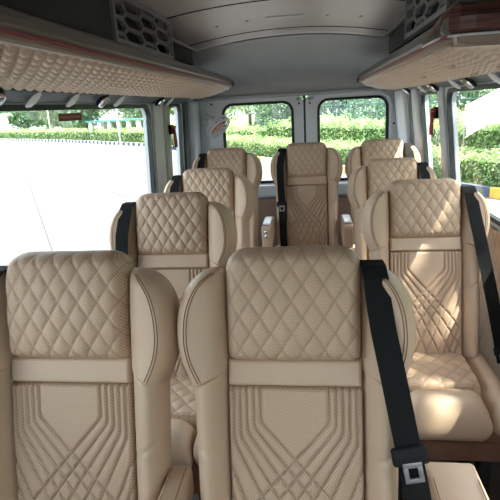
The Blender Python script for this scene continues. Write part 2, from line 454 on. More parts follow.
# ------------------------------------------------------------ racks
def rack(side, xlip, zlip, xout, zout, y0, y1, label):
    t = thing('luggage_rack', label, 'luggage rack', (xlip, (y0+y1)/2, zlip), 'overhead racks along the side walls')
    c = Vector((xlip, (y0+y1)/2, zlip)); s = side
    def bend(y):
        return 0.0
    ny_ = int((y1-y0)/.0065)+1; nx_ = 52
    Y, Tt = np.meshgrid(np.linspace(y0, y1, ny_), np.linspace(0, 1, nx_), indexing='ij')
    wdt = abs(xout-xlip); inn = .022
    bd = np.vectorize(bend)(Y)
    Xs = (xlip+s*(inn+bd)+s*Tt*(wdt-inn-bd*.8)); 
    U = Tt*wdt
    h, sm_ = diamonds(U, Y, .052, .058, .018, .006)
    edge = np.clip(np.minimum(Tt, 1-Tt)*wdt/.02, 0, 1)**.5
    Z = zlip-.014+(zout-zlip+.014)*Tt-.012*np.sin(Tt*math.pi)-(.018+h)*edge
    if side > 0:   # the quilted skin curls up to the wooden end cap
        q = np.clip((Y-y0)/.16, 0, 1); q = 1-(1-q)**2; Z = (zlip-.034)*(1-q)+Z*q
    V = np.stack([Xs.ravel(), Y.ravel(), Z.ravel()], 1)-np.array(c)
    top = V+np.array([0, 0, .03]); n = len(V)
    F1 = grid_faces(ny_, nx_, 0, side > 0); F2 = grid_faces(ny_, nx_, n, side < 0)
    e = []
    for j in range(nx_-1):
        e.append([j, j+1, n+j+1, n+j]); q = (ny_-1)*nx_+j; e.append([q+1, q, n+q, n+q+1])
    ob('quilted_underside', meshnp('quilted_underside', np.vstack([V, top]), np.vstack([F1, F2, e]), attr=np.concatenate([sm_.ravel()*.25, np.zeros(n)])), M['rackl'], t)
    def sweep(name, prof, m, ya, yb, nn=60, smooth=True, hf=None):
        mb = MB(); K = len(prof)
        for i in range(nn):
            y = ya+(yb-ya)*i/(nn-1)
            k_ = 1 if hf is None else hf(y)
            # round the rear end of the lip back towards the wall
            re = max(0, (y-(y1-.10))/.10); back = s*.05*re**2.5
            for (x, z) in prof: mb.v.append((s*x+s*bend(y)+back, y-c.y, z*(k_ if z > 0 else 1)))
        for i in range(nn-1):
            for k in range(K): mb.f.append([i*K+k, i*K+(k+1) % K, (i+1)*K+(k+1) % K, (i+1)*K+k])
        mb.f.append(list(range(K))[::-1]); mb.f.append([(nn-1)*K+k for k in range(K)])
        return build(name, mb, m, t, smooth=False)
    ya = y0 if side < 0 else 1.42
    sweep('lip', [(.03, -.004), (.004, -.004), (-.002, .006), (-.003, .02), (.003, .034), (.014, .042), (.03, .044)], M['lip'], ya, y1)
    sweep('red_strip', [(.02, -.014), (.0, -.014), (-.003, -.012), (-.003, -.006), (.0, -.005), (.02, -.003)], M['red'], ya, y1-.01)
    sweep('tan_edging', [(.03, -.026), (.010, -.026), (.002, -.021), (.001, -.0125), (.03, -.0125)], M['tan'], y0 if side < 0 else 1.46, y1-.01)
    if side > 0:
        path = [(.002, 1.66), (.0, 1.58), (-.001, 1.50), (.003, 1.455), (.014, 1.425), (.035, 1.408), (.07, 1.402), (.14, 1.402), (.22, 1.408), (.31, 1.418)]
        def capsweep(name, prof, m, hs=None):
            mb = MB(); K = len(prof); N = len(path)
            for i, (px_, py_) in enumerate(path):
                a0, a1 = path[max(0, i-1)], path[min(N-1, i+1)]; d = Vector((a1[0]-a0[0], a1[1]-a0[1])).normalized(); nrm = Vector((-d.y, d.x))   # points into the rack
                k_ = 1 if hs is None else hs[i]
                for (u, z) in prof: mb.v.append((px_+nrm.x*u*(1), py_+nrm.y*u-c.y, z*(k_ if z > 0 else 1)))
            for i in range(N-1):
                for k in range(K): mb.f.append([i*K+k, i*K+(k+1) % K, (i+1)*K+(k+1) % K, (i+1)*K+k])
            mb.f.append(list(range(K))[::-1]); mb.f.append([(N-1)*K+k for k in range(K)])
            return build(name, mb, m, t)
        capsweep('wood_fascia', [(.03, -.002), (.0, -.002), (-.006, .006), (-.007, .03), (-.001, .052), (.014, .066), (.034, .072)], M['wood'], [.25, .5, .75, 1.0, 1.12, 1.2, 1.25, 1.3, 1.38, 1.45])
        capsweep('white_inlay', [(.02, -.009), (-.006, -.009), (-.009, -.006), (-.006, -.003), (.02, -.003)], M['silver'])
        capsweep('tan_end_edging', [(.03, -.028), (.006, -.028), (-.001, -.022), (-.002, -.009), (.03, -.009)], M['tan'])
    # tray floor above the quilt and the closed rear end
    mb = MB()
    zt = .01
    mb.v = [(s*.03, y0-c.y, zt), (s*wdt, y0-c.y, zt-.05), (s*wdt, y1-c.y, zt-.05), (s*.03, y1-c.y, zt), (s*.03, y0-c.y, zt+.012), (s*wdt, y0-c.y, zt-.038), (s*wdt, y1-c.y, zt-.038), (s*.03, y1-c.y, zt+.012)]
    mb.f = [[0, 1, 2, 3], [4, 5, 6, 7], [0, 1, 5, 4], [1, 2, 6, 5], [2, 3, 7, 6], [3, 0, 4, 7]]
    build('tray', mb, M['duct'], t)
    mb = MB(); K = 14
    P = []
    for k in range(K+1):
        q = k/K; P.append(Vector((s*(.0+wdt*q), y1-c.y+.004-.03*(1-q)**3, (.005*(1-q)+(zout-zlip+.002)*q))))
    mb.tube(P, [.022-.010*k/K for k in range(K+1)], 10); build('end_cap', mb, M['rubber'], t, smooth=True)
    mb = MB()
    for (yy, q) in ((1.75, .3), (1.58, .62), (1.9, .7), (2.3, .4), (1.52, .75)):
        if not (y0 < yy < y1): continue
        if side < 0: continue
        mb = MB().lathe([(.013, .0), (.011, -.006), (.005, -.009)], 14, Matrix.Translation((s*(inn+wdt*q), yy-c.y, -.03+(zout-zlip+.022)*q-.018)))
        build('upholstery_button', mb, M['leather'], t, smooth=True)
    yy = 1.72 if side > 0 else 2.0
    q = .5
    mb = MB().box((s*(inn+wdt*q), yy-c.y, -.022+(zout-zlip+.022)*q-.016), (.018, .30, .012)); build('raised_seam', mb, M['leather'], t, bevel=.004)
    return t
M['rackl'] = leather('cream_rack_leather', (.66, .52, .40))
M['lip'] = mat('grey_brown_metallic_lip', (.15, .135, .125), .38, metal=.3)
rack(-1, -.57, 1.602, -.865, 1.527, -.4, 3.83, 'quilted overhead rack along the left wall, with a full-length grey lip')
rack(1, .335, 1.582, .618, 1.512, 1.41, 3.93, 'quilted overhead rack along the right wall, with dark wood fascia')
# duct unit with honeycomb grille standing on each rack
def duct(side, x, z0, ya, yg0, yg1, yend, label):
    s = side; t = thing('air_duct_unit', label, 'air duct', (x, yg0, z0), 'duct boxes above the racks')
    zt = cz(x)-.004; H = zt-z0; wd = .26
    mb = MB().box((s*wd/2, (ya+yg0)/2-yg0, H/2), (wd, yg0-ya-.004, H)); build('front_box', mb, M['duct'], t, bevel=.01)
    mb = MB().box((s*(wd/2+.03), (yg1-yg0)/2, H/2), (wd-.06, yg1-yg0, H)); build('grille_backing', mb, M['black'], t)
    # low box behind, with rail
    H2 = .085
    mb = MB().box((s*wd/2, (yg1+yend)/2-yg0, H2/2), (wd-.03, yend-yg1, H2)); build('rear_box', mb, M['black'], t, bevel=.005)
    mb = MB().box((s*(.006), (yg1+yend)/2-yg0+.01, H2+.004), (.022, yend-yg1+.02, .012)); build('rear_box_rail', mb, M['lip'], t, bevel=.003)
    # grille: elongated hexagon lattice with raised struts, clipped to the frame
    W, L_ = H, yg1-yg0
    ha, hb, hh = .108, .064, .047; segs = []
    for r in range(-1, 16):
        for q in range(-1, 5):
            cy_ = q*2*(ha+hb)+((ha+hb) if r % 2 else 0)+.02; cz_ = r*hh/2+.01
            Q = [(-ha, 0), (-hb, hh/2), (hb, hh/2), (ha, 0), (hb, -hh/2), (-hb, -hh/2)]
            Q = [(cy_+y_*.95, cz_+z_*.90) for y_, z_ in Q]
            for i in range(6): segs.append((Q[i], Q[(i+1) % 6]))
    def clip(p, q):
        x0_, y0_, x1_, y1_ = .012, .012, L_-.012, H-.006
        t0, t1 = 0., 1.; dx, dy = q[0]-p[0], q[1]-p[1]
        for pp, qq in ((-dx, p[0]-x0_), (dx, x1_-p[0]), (-dy, p[1]-y0_), (dy, y1_-p[1])):
            if abs(pp) < 1e-12:
                if qq < 0: return None
            else:
                rr = qq/pp
                if pp < 0: t0 = max(t0, rr)
                else: t1 = min(t1, rr)
        if t0 >= t1: return None
        return (p[0]+dx*t0, p[1]+dy*t0), (p[0]+dx*t1, p[1]+dy*t1)
    mb = MB()
    for p, q in segs:
        c_ = clip(p, q)
        if not c_: continue
        p, q = c_; L = math.hypot(q[0]-p[0], q[1]-p[1])
        if L < .003: continue
        an = math.atan2(q[1]-p[1], q[0]-p[0])
        mb.box((s*.004, (p[0]+q[0])/2, (p[1]+q[1])/2), (.016, L+.005, .0075), Matrix.Rotation(an, 3, 'X'))
    gr = build('grille', mb, M['grille'], t)
    mb = MB(); b_ = .016
    for (cy_, cz_, ly, lz) in ((L_/2, b_/2, L_, b_), (L_/2, H-b_/2, L_, b_), (b_/2, H/2, b_, H-2*b_), (L_-b_/2, H/2, b_, H-2*b_)):
        mb.box((s*.004, cy_, cz_), (.024, ly, lz))
    build('grille_frame', mb, M['grille'], gr)
M['grille'] = mat('grey_grille_plastic', (.17, .175, .18), .4)
duct(-1, -.60, 1.645, -.4, 1.60, 2.27, 2.74, 'dark duct box with honeycomb grille above the left rack')
duct(1, .365, 1.648, 1.32, 1.50, 2.13, 2.72, 'dark duct box with honeycomb grille above the right rack')
# air nozzles and reading lamps under the racks
Rx = lambda s: Matrix.Rotation(math.radians(35*s), 4, 'Y')
def nozzle(x, y, z, s, label, grp):
    t = thing('air_nozzle', label, 'air vent', (x, y, z), grp)
    t.rotation_euler = (0, math.radians(-40 if s < 0 else 40), 0)
    build('housing', MB().lathe([(.036, .0), (.036, -.008), (.028, -.014)], 20), M['black'], t, smooth=False)
    build('chrome_ring', MB().lathe([(.030, -.0135), (.029, -.020), (.022, -.022), (.020, -.016)], 20), M['chrome'], t)
    mb = MB()
    for k in (-1, 0, 1): mb.box((k*.011, 0, -.019), (.003, .038, .008))
    build('vane', mb, M['chrome'], t)
def lamp(x, y, z, s, label, grp):
    t = thing('reading_lamp', label, 'reading lamp', (x, y, z), grp)
    t.rotation_euler = (0, math.radians(-40 if s < 0 else 40), 0)
    mb = MB(); N = 20
    for (r, h) in ((1.0, 0), (1.0, -.008), (.8, -.016), (.4, -.020)):
        for k in range(N):
            a_ = 2*math.pi*k/N; mb.v.append((.036*r*math.cos(a_), .017*r*math.sin(a_), h*.7))
    for i in range(3):
        for k in range(N): mb.f.append([i*N+k, i*N+(k+1) % N, (i+1)*N+(k+1) % N, (i+1)*N+k])
    mb.f.append(list(range(N))); mb.f.append([3*N+k for k in range(N)])
    build('lens', mb, M['lens'], t, smooth=True)
    build('bezel', MB().tube([(.037*math.cos(2*math.pi*k/20), .018*math.sin(2*math.pi*k/20), -.002) for k in range(20)], .003, 6, closed=True), M['silver'], t)
gL, gR = 'fittings in the dark strip above the left windows', 'fittings in the dark strip above the right windows'
wordsL = ['nearest the camera', 'second from the camera', 'third from the camera', 'above the left pillar, farthest back']
for (yy, wd_) in ((1.38, wordsL[0]), (2.15, wordsL[1]), (3.0, wordsL[3])):
    nozzle(-.895, yy, 1.497, -1, 'round chrome air nozzle over the left windows, %s' % wd_, gL)
for (yy, wd_) in ((1.60, wordsL[0]), (1.88, wordsL[1]), (2.36, wordsL[2]), (3.22, wordsL[3])):
    lamp(-.897, yy, 1.496, -1, 'pale oval reading lamp over the left windows, %s' % wd_, gL)
for (yy, wd_) in ((2.22, 'nearest the camera'), (2.85, 'above the right pillar'), (3.6, 'farthest back')):
    nozzle(.634, yy, 1.488, 1, 'round chrome air nozzle over the right windows, %s' % wd_, gR)
for (yy, wd_) in ((1.92, 'nearest the camera'), (2.45, 'second from the camera'), (3.15, 'farthest back')):
    lamp(.635, yy, 1.487, 1, 'pale oval reading lamp over the right windows, %s' % wd_, gR)

# ------------------------------------------------------------ seats
TILT = math.radians(13)
sT, cT = math.sin(TILT), math.cos(TILT)
def mapback(x, v, w_): return np.stack([x, v*sT-w_*cT, .455+v*cT+w_*sT], -1)
def mapcush(x, v, w_): return np.stack([x, .03-v, w_], -1)
def ticks(a, b, st, rr):
    e = [0, .0006, .002, .0045, .008]
    n = max(3, int((b-a-.02)/st)); mid = list(np.linspace(a+.012, b-.012, n))
    return np.array([a+x for x in e]+mid+[b-x for x in e[::-1]])
MESH = {}
def pad(name, xin, xout, v0, v1, T, w0, Tb, fmap, m, st=.0025, r=.02, rc=(.02, .02), pat=None, rb=None, Tf=None, r0=None, r1=None):
    """closed cushion; xin(v), xout(v) give the two side edges; T front height, Tb back depth"""
    r0 = r0 or r; r1 = r1 or r
    if name not in MESH:
        vt = ticks(v0, v1, st, r); x0, x1 = xin((v0+v1)/2), xout((v0+v1)/2)
        st_ = ticks(0, abs(x1-x0), st, r)/abs(x1-x0)
        S_, V_ = np.meshgrid(st_, vt, indexing='ij')
        a_ = np.vectorize(xin)(V_); b_ = np.vectorize(xout)(V_)
        def cut(d, rr):
            if rr <= 0: return np.zeros_like(d)
            q = np.clip(1-d/rr, 0, 1); return rr*(1-np.sqrt(np.maximum(0, 1-q*q)))
        k = np.maximum(cut(V_-v0, rc[0]), cut(v1-V_, rc[1]))
        c_ = (a_+b_)/2; hw = (b_-a_)/2; sg = np.sign(hw); hw2 = sg*np.maximum(np.abs(hw)-k, .002)
        X_ = c_+(2*S_-1)*hw2
        e = np.minimum(np.minimum(S_, 1-S_)*2*np.abs(hw2), np.minimum(V_-v0, v1-V_))
        ex = np.minimum(S_, 1-S_)*2*np.abs(hw2); 
        def rnd(rr):
            f = lambda d, q: np.sqrt(np.clip(1-np.clip(1-d/q, 0, 1)**2, 0, 1))
            g = lambda d, q: f(d, rr) if q > 0 else .90+.10*f(d, -q)   # negative radius: shallow sewn seam
            return f(ex, rr)*g(V_-v0, r0)*g(v1-V_, r1)
        hf = rnd(r); hb = rnd(rb or r)
        TT = T if Tf is None else Tf(S_, (V_-v0)/(v1-v0))
        p, sm_ = (0, np.zeros_like(X_)) if pat is None else pat(X_, V_)
        Wf = w0+(TT+p)*hf; Wb = w0-Tb*hb
        A = fmap(X_, V_, Wf).reshape(-1, 3); B = fmap(X_, V_, Wb).reshape(-1, 3); n = len(A)
        nn, mm = X_.shape
        fl = (b_.mean() < a_.mean())
        F1 = grid_faces(nn, mm, 0, fl); F2 = grid_faces(nn, mm, n, not fl)
        VV = np.vstack([A, B]); FF = np.vstack([F1, F2])
        # weld the rims (front and back share the border)
        idx = np.arange(2*n); I, J = np.meshgrid(np.arange(nn), np.arange(mm), indexing='ij')
        bord = ((I == 0) | (I == nn-1) | (J == 0) | (J == mm-1)).ravel()
        idx[n:][bord] = np.arange(n)[bord]
        FF = idx[FF]
        uv = np.stack([X_.ravel(), V_.ravel()], 1); uv = np.vstack([uv, uv])
        me = meshnp(name, VV, FF, uv=uv, attr=np.concatenate([sm_.ravel(), np.zeros(n)]))
        bm = bmesh.new(); bm.from_mesh(me); bmesh.ops.recalc_face_normals(bm, faces=bm.faces)
        loose = [v for v in bm.verts if not v.link_faces]; bmesh.ops.delete(bm, geom=loose, context='VERTS')
        bm.to_mesh(me); bm.free()
        me.materials.append(m); MESH[name] = me
    return MESH[name]
def cached(name, fn, m, **k):
    if name not in MESH:
        me = fn().mesh(name, **k); me.materials.append(m); MESH[name] = me
    return MESH[name]
# pattern of the perforated centre panel
PB, PT, PW = 0.0, .425, .137
def lines_pattern(X_, V_):
    D = np.full(X_.shape, 9.)
    for sd in (-1, 1):
        for k in range(9):
            x0 = .069+.0138*k; vb = PT-.085-.011*k
            sl_ = .88-.10*k
            pts = []
            if k <= 4:
                pts = [(x0, PT), (x0, vb+.02)]
                for q in (.25, .5, .75): pts.append((x0-.012*sl_*q**2, vb+.02-.02*q-.012*q*0))
                xe, ve = pts[-1]
            else:
                xe, ve = PW+.002, PT-.155-.055*(k-5); sl_ = .42; pts = [(xe, ve)]
            L = ve/1.0
            pts.append((xe-sl_*ve*.5, ve*.5)); pts.append((xe-sl_*ve*.90, 0))
            for (p, q) in zip(pts[:-1], pts[1:]):
                ax, ay = p[0]*sd, p[1]; bx, by = q[0]*sd, q[1]
                dx, dy = bx-ax, by-ay; tt = np.clip(((X_-ax)*dx+(V_-ay)*dy)/(dx*dx+dy*dy+1e-12), 0, 1)
                D = np.minimum(D, np.hypot(X_-ax-tt*dx, V_-ay-tt*dy))
    return -.0062*np.exp(-(D/.0030)**2)+.0015*np.clip(D/.01, 0, 1), np.exp(-(D/.0014)**2)*.9
def head_pat(X_, V_):
    h, s_ = diamonds(X_, V_-.476, .0415, .064, .0055, .003); return h+.004, s_*.9
def cush_pat(X_, V_):
    h, s_ = diamonds(X_, V_, .06, .07, .008, .004); return h+.004, s_*.8
def crease(y0_, amp):
    pass
def mapw(x, v, w_):
    s_ = np.clip((np.abs(x)-.134)/.07, 0, 1)
    return mapback(x, v+.030*(1-s_)*np.exp(-((v-.43)/.07)**2), w_)
def wing_T(s_, t): return (.052+.030*np.sin(s_*math.pi*.62))*(1-.25*np.clip((t-.55)/.45, 0, 1)**2)
def wing_out(v):   # outer edge of the ear
    t = min(1, max(0, (v-.40)/(.668-.40)))
    x = .203+.038*math.sin(min(1, t/.5)*math.pi/2)**1.3
    if t > .5: q = (t-.5)/.5; x = .155+.086*math.sqrt(max(0, 1-q**2.3))
    return x
def low_out(v): return .200+.008*v/.4
def seat_parts():
    P = []
    P.append(('back_shell', pad('back_shell', lambda v: -.185, lambda v: .185, 0, .64, .01, 0, .055, mapback, M['shellgrey'], st=.02, r=.03, rc=(.02, .06)), None))
    P.append(('headrest', pad('headrest', lambda v: -.137, lambda v: .137, .474, .707, .058, .0, .05, mapback, M['perf'], r=.028, rc=(.008, .045), pat=head_pat,
              Tf=lambda s_, t: .052+.014*np.sin(t*math.pi)**.8-.010*(2*s_-1)**2), None))
    P.append(('plain_band', pad('plain_band', lambda v: -.137, lambda v: .137, .423, .482, .030, .0, .03, mapback, M['leather'], st=.006, r=.008, rc=(0, 0), Tf=lambda s_, t: .036-.004*t), None))
    P.append(('perforated_panel', pad('perforated_panel', lambda v: -PW, lambda v: PW, -.01, PT, .036, .0, .03, mapback, M['perf'], st=.0022, r=.008, rc=(0, 0), pat=lines_pattern), None))
    for sd in (-1, 1):
        nm = 'left' if sd < 0 else 'right'
        P.append(('wing', pad('wing_'+nm, lambda v, sd=sd: sd*.134, lambda v, sd=sd: sd*wing_out(v), .43, .668, .07, .0, .055, mapw, M['leather'], st=.004, r=.034, rc=(.0, .0), r0=-.006,
                  Tf=wing_T), sd))
        P.append(('bolster', pad('bolster_'+nm, lambda v, sd=sd: sd*.136, lambda v, sd=sd: sd*low_out(v), -.01, .43, .07, .0, .055, mapw, M['leather'], st=.004, r=.034, rc=(.02, 0), r1=-.006,
                  Tf=lambda s_, t: (.050+.026*np.sin(s_*math.pi*.62))-.006*np.exp(-((t-.74+.10*(1-s_))/.010)**2), pat=None), sd))
        P.append(('seat_bolster', pad('seat_bolster_'+nm, lambda v, sd=sd: sd*.137, lambda v, sd=sd: sd*.236, .0, .425, .05, .41, .06, mapcush, M['leather'], st=.006, r=.045, rc=(.01, .035),
                  Tf=lambda s_, t: .066+.012*np.sin(s_*math.pi)), sd))
    P.append(('seat_cushion', pad('seat_cushion', lambda v: -.138, lambda v: .138, .0, .30, .06, .42, .05, mapcush, M['perf'], st=.003, r=.01, rc=(0, 0), pat=cush_pat, Tf=lambda s_, t: .058+.012*np.sin(t*math.pi*.8)), None))
    P.append(('front_roll', pad('front_roll', lambda v: -.1375, lambda v: .1375, .292, .43, .08, .40, .06, mapcush, M['leather'], st=.006, r=.055, rb=.03, rc=(0, .01), Tf=lambda s_, t: .084+.012*np.sin(s_*math.pi)), None))
    P.append(('seat_pan', pad('seat_pan', lambda v: -.21, lambda v: .21, -.03, .39, .02, .36, .05, mapcush, M['brownbase'], st=.02, r=.015, rc=(.02, .02)), None))
    return P
def stitch(sd):
    mb = MB()
    for off in (.0, .0055):
        pts = []
        for i in range(41):
            t = i/40; v = .436+.222*t
            x = max(.146-off*.6, wing_out(v)-.028-off)
            ww = wing_out(v)-.134; s_ = (x-.134)/ww; T_ = float(wing_T(s_, (v-.43)/.238))
            f = lambda d: math.sqrt(max(0, 1-max(0, min(1, 1-d/.034))**2))
            w_ = T_*f(min(s_, 1-s_)*ww)*f(.668-v)
            p = mapw(np.array(x*sd), np.array(v), np.array(w_+.0004)); pts.append(tuple(p))
        mb.tube(pts, .0011, 5)
    return mb
def belt_mesh(side, xb, buckle, low):
    def fn():
        # centre line in (x, v, w), draped from behind the shoulder over the front
        P = [(.157, .50, -.066), (.157, .62, -.064), (.157, .662, -.045), (.157, .676, .0), (.158, .668, .040), (.160, .645, .062), (.163, .60, .076), (.170, .55, .084)]
        n = 10
        for i in range(1, n+1):
            t = i/n; P.append((.170+(xb-.170)*t, .55+(low-.55)*t, .087+.010*math.sin(t*math.pi)))
        mb = MB(); hw = .0235; th = .0013
        for i, (x, v, w_) in enumerate(P):
            p0 = P[max(0, i-1)]; p1 = P[min(len(P)-1, i+1)]
            tx, tv = p1[0]-p0[0], p1[1]-p0[1]; tw = p1[2]-p0[2]
            T3 = Vector((tx, tv, tw)).normalized()
            Wd = Vector((1, 0, 0)); Wd = (Wd-T3*Wd.dot(T3)).normalized(); N3 = Wd.cross(T3)
            for (a_, b_) in ((-hw, -th), (hw, -th), (hw, th), (-hw, th)):
                q = Vector((x, v, w_))+Wd*a_+N3*b_
                mb.v.append(tuple(mapback(np.array(q.x*side), np.array(q.y), np.array(q.z))))
        for i in range(len(P)-1):
            for k in range(4): mb.f.append([i*4+k, i*4+(k+1) % 4, (i+1)*4+(k+1) % 4, (i+1)*4+k])
        mb.f.append([0, 1, 2, 3]); n_ = len(P)-1; mb.f.append([n_*4+k for k in range(4)])
        return mb
    return fn
def backpt(x, v, w_): return Vector(mapback(np.array(x), np.array(v), np.array(w_)))
Mback = Matrix(((1, 0, 0), (0, sT, -cT), (0, cT, sT)))   # columns: x, v, w
def seat(loc, label, belt, xb=.20, buckle=.28, low=.05, arms=(), grp='beige quilted seats in rows', rz=0):
    t = thing('passenger_seat', label, 'seat', loc, grp, rz)
    for name, me, sd in seat_parts():
        o = ob(name, me, None, t)
        if name == 'wing':
            ob('stitching', cached('stitching_%s' % sd, lambda: stitch(sd), M['thread'], smooth=True), None, o)
        if name == 'headrest': o['label'] = 'diamond-quilted perforated headrest'
    # steel pedestal
    for sx in (-.15, .15):
        ob('leg', cached('leg_%s' % sx, lambda: MB().box((sx, -.30, .165), (.04, .05, .33)).box((sx, -.02, .165), (.04, .05, .33)).box((sx, -.16, .02), (.05, .36, .03)), M['darkmetal'], bevel=.004), None, t)
    ob('base_box', cached('base_box', lambda: MB().box((0, -.18, .27), (.40, .30, .10)), M['brownbase'], bevel=.01), None, t)
    if belt:
        key = 'belt_%d_%.3f_%.2f' % (belt, xb, low)
        b_ = ob('seat_belt', cached(key, belt_mesh(belt, xb, buckle, low), M['belt'], smooth=False), None, t)
        b_['label'] = 'black webbing seat belt'
        if buckle:
            tt = (.55-buckle)/(.55-low); xk = (.170+(xb-.170)*tt)*belt
            kk = 'slider_%d_%.3f_%.2f' % (belt, xb, buckle)
            def sl1():
                mb = MB(); mb.box((0, 0, 0), (.066, .034, .016)); return mb
            s1 = ob('belt_slider', cached('slider', sl1, M['black'], bevel=.006), None, b_)
            an = math.atan2((xb-.170)*belt, .55-low)
            Mx = (Mback @ Matrix.Rotation(an, 3, 'Z')).to_4x4(); Mx.translation = backpt(xk, buckle, .105)
            s1.matrix_local = Mx
            def tg():
                mb = MB()
                for (cx, cy, dx, dy) in ((0, -.006, .044, .012), (-.0165, -.024, .011, .03), (.0165, -.024, .011, .03), (0, -.040, .044, .010)): mb.box((cx, cy, 0), (dx, dy, .0045))
                return mb
            tg_ = ob('belt_tongue', cached('tongue', tg, M['silver2'], bevel=.001), None, b_); tg_['label'] = 'silver metal belt tongue'
            Mx2 = (Mback @ Matrix.Rotation(an, 3, 'Z')).to_4x4(); Mx2.translation = backpt(xk, buckle, .111)+(Mx2.to_3x3() @ Vector((0, -.010, 0)))
            tg_.matrix_local = Mx2 @ Matrix.Diagonal((.78, .85, 1, 1))
    for ar in arms:
        sd, ztop, wd, ylen, hgt, ax_, yb_ = ar
        key = 'arm_%s_%s' % (sd, ztop)
        def am():
            mb = MB(); prof = []
            N = 10
            # side profile (y, z): tapered arm with rounded front
            pr = [(yb_, ztop-.004), (-ylen+.03, ztop), (-ylen+.008, ztop-.010), (-ylen, ztop-.03), (-ylen+.005, ztop-hgt+.02), (-ylen+.03, ztop-hgt), (yb_, ztop-hgt*.8)]
            K = len(pr)
            for x in (-wd/2, wd/2):
                for (y, z) in pr: mb.v.append((x+sd*ax_, y, z))
            mb.f.append(list(range(K))); mb.f.append([K+i for i in range(K)])
            for i in range(K): mb.f.append([i, (i+1) % K, K+(i+1) % K, K+i])
            return mb
        A_ = ob('armrest', cached(key, am, M['leather'], bevel=.013), None, t)
        def st_():
            mb = MB()
            for e in (-1, 1): mb.tube([(sd*ax_+e*(wd/2-.010), y, ztop+.0005) for y in np.linspace(.04, -ylen+.035, 12)], .0009, 5)
            return mb
        ob('stitching', cached(key+'s', st_, M['thread'], smooth=True), None, A_)
        if len(arms) == 2 and belt == -1:
            def cap(): return MB().box((sd*ax_, -ylen/2+.0, ztop+.004), (wd-.01, ylen*.8, .010))
            c_ = ob('armrest_glint', cached(key+'c', cap, M['silver'], bevel=.004), None, A_); c_['label'] = 'silver-grey plate for the glint on the armrest top'  # silver plate puts the armrest's glint into its colour
            if sd < 0:
                def bt():
                    mb = MB()
                    for dz in (-.035, -.062): mb.lathe([(.010, -.006), (.010, .002), (.006, .005)], 12, Matrix.Translation((sd*ax_, -ylen-.0005, ztop+dz)) @ Matrix.Rotation(math.radians(90), 4, 'X'))
                    return mb
                ob('button', cached(key+'b', bt, M['chrome'], smooth=False), None, A_)
    return t
M['silver2'] = mat('silver_metal', (.35, .35, .36), .3, metal=.7)
seat((-.525, .83, .008), 'nearest beige quilted seat at the left, beside the bright left window', -1, .18, 0, .05)
seat((-.046, .83, .008), 'middle foreground beige seat with a black belt and silver tongue at its right', 1, .262, .325, .05, arms=((-1, .69, .050, .30, .09, .250, .06), (1, .69, .105, .32, .10, .315, .10)))
seat((-.525, 1.65, -.004), 'single beige seat on the left, second row, directly behind the nearest left seat', -1, .172, 0, .05)
seat((.430, 1.88, -.022), 'large sun-dappled beige seat on the right beside the big right window', 1, .27, .05, -.0)
seat((-.543, 2.42, -.006), 'single beige seat on the left, third row', -1, .172, 0, .05)
seat((.428, 2.70, -.022), 'middle one of the three beige seats down the right side', 1, .24, 0, .05)
seat((-.582, 3.26, .03), 'beige seat at the left end of the back row, by the fan', -1, .172, 0, .05)
seat((-.046, 3.27, .04), 'middle beige seat of the back row, fully visible between two armrests', -1, .155, .30, .02, arms=((-1, .675, .06, .26, .16, .252, .06), (1, .675, .06, .26, .16, .252, .06)))
seat((.450, 3.27, .04), 'beige seat at the right end of the back row', 1, .22, 0, .05)
struct(build('trim_17', MB().box((-.13, 3.60, .016), (1.5, 1.0, .03)), M['floor']))

# ------------------------------------------------------------ hammers, fan, sticker
def hammer(x, y, z, s, label):
    t = thing('emergency_hammer', label, 'emergency hammer', (x, y, z), 'red emergency hammers on the window pillars')
    build('holder', MB().box((0, 0, .055), (.03, .055, .075)), M['black'], t, bevel=.008)
    mb = MB()
    mb.tube([(-s*.02, 0, .07), (-s*.024, 0, .02), (-s*.026, .004, -.05), (-s*.026, .006, -.09)], [.012, .011, .013, .010], 10)
    build('handle', mb, M['redplastic'], t, smooth=True)
    t.scale = (.85, .85, .8)
    build('hammer_head', MB().tube([(-s*.02, -.045, .068), (-s*.02, -.03, .072), (-s*.02, .03, .072), (-s*.02, .042, .070)], [.003, .013, .013, .006], 10), M['redplastic'], t, smooth=True)
    mb = MB()
    mb.tube([(-s*.01, .028*math.cos(a_)+.0, -.05+.05*math.sin(a_)) for a_ in np.linspace(math.pi, 2*math.pi, 12)], .003, 6); build('retaining_clip', mb, M['black'], t, smooth=True)
hammer(xl(1.3)+.036, 3.29, 1.275, -1, 'red emergency hammer on the left window pillar')
hammer(xr(1.3)-.03, 2.90, 1.305, 1, 'red emergency hammer on the right window pillar')
fan = thing('wall_fan', 'small clip fan with wire cage and orange blades on the left rear pillar', 'fan', (-.725, 3.93, 1.30))
fv = Vector((.62, -.74, .20)); ax = Vector((Xc.dot(fv), Yc.dot(fv), Zc.dot(fv))).normalized(); Mf = ax.to_track_quat('Z', 'Y').to_matrix().to_4x4()
def at_(p): return Mf @ Matrix.Translation(p)
mb = MB(); RF = .096
for (z, r) in ((-.018, RF), (.018, RF), (0, RF+.002), (.032, .06), (.036, .03), (-.034, .055)):
    mb.tube([Mf @ Vector((r*math.cos(q), r*math.sin(q), z)) for q in np.linspace(0, 2*math.pi, 33)[:-1]], .0035 if r < RF else .006, 6, closed=True)
for k in range(16):
    q = 2*math.pi*k/16
    for sg in (1, -1):
        mb.tube([Mf @ Vector((r*math.cos(q), r*math.sin(q), sg*z)) for r, z in ((.012, .037), (.03, .036), (.06, .032), (RF, .018))], .0013, 5)
mb.tube([Mf @ Vector((RF*math.cos(q), RF*math.sin(q), 0)) for q in np.linspace(0, 2*math.pi, 25)[:-1]], .004, 6, closed=True)
mb.lathe([(.086, .026), (.097, .018), (.097, .012), (.086, .020), (.086, .026)], 32, Mf, cap=False)
build('cage', mb, M['silver'], fan, smooth=True)
mb = MB()
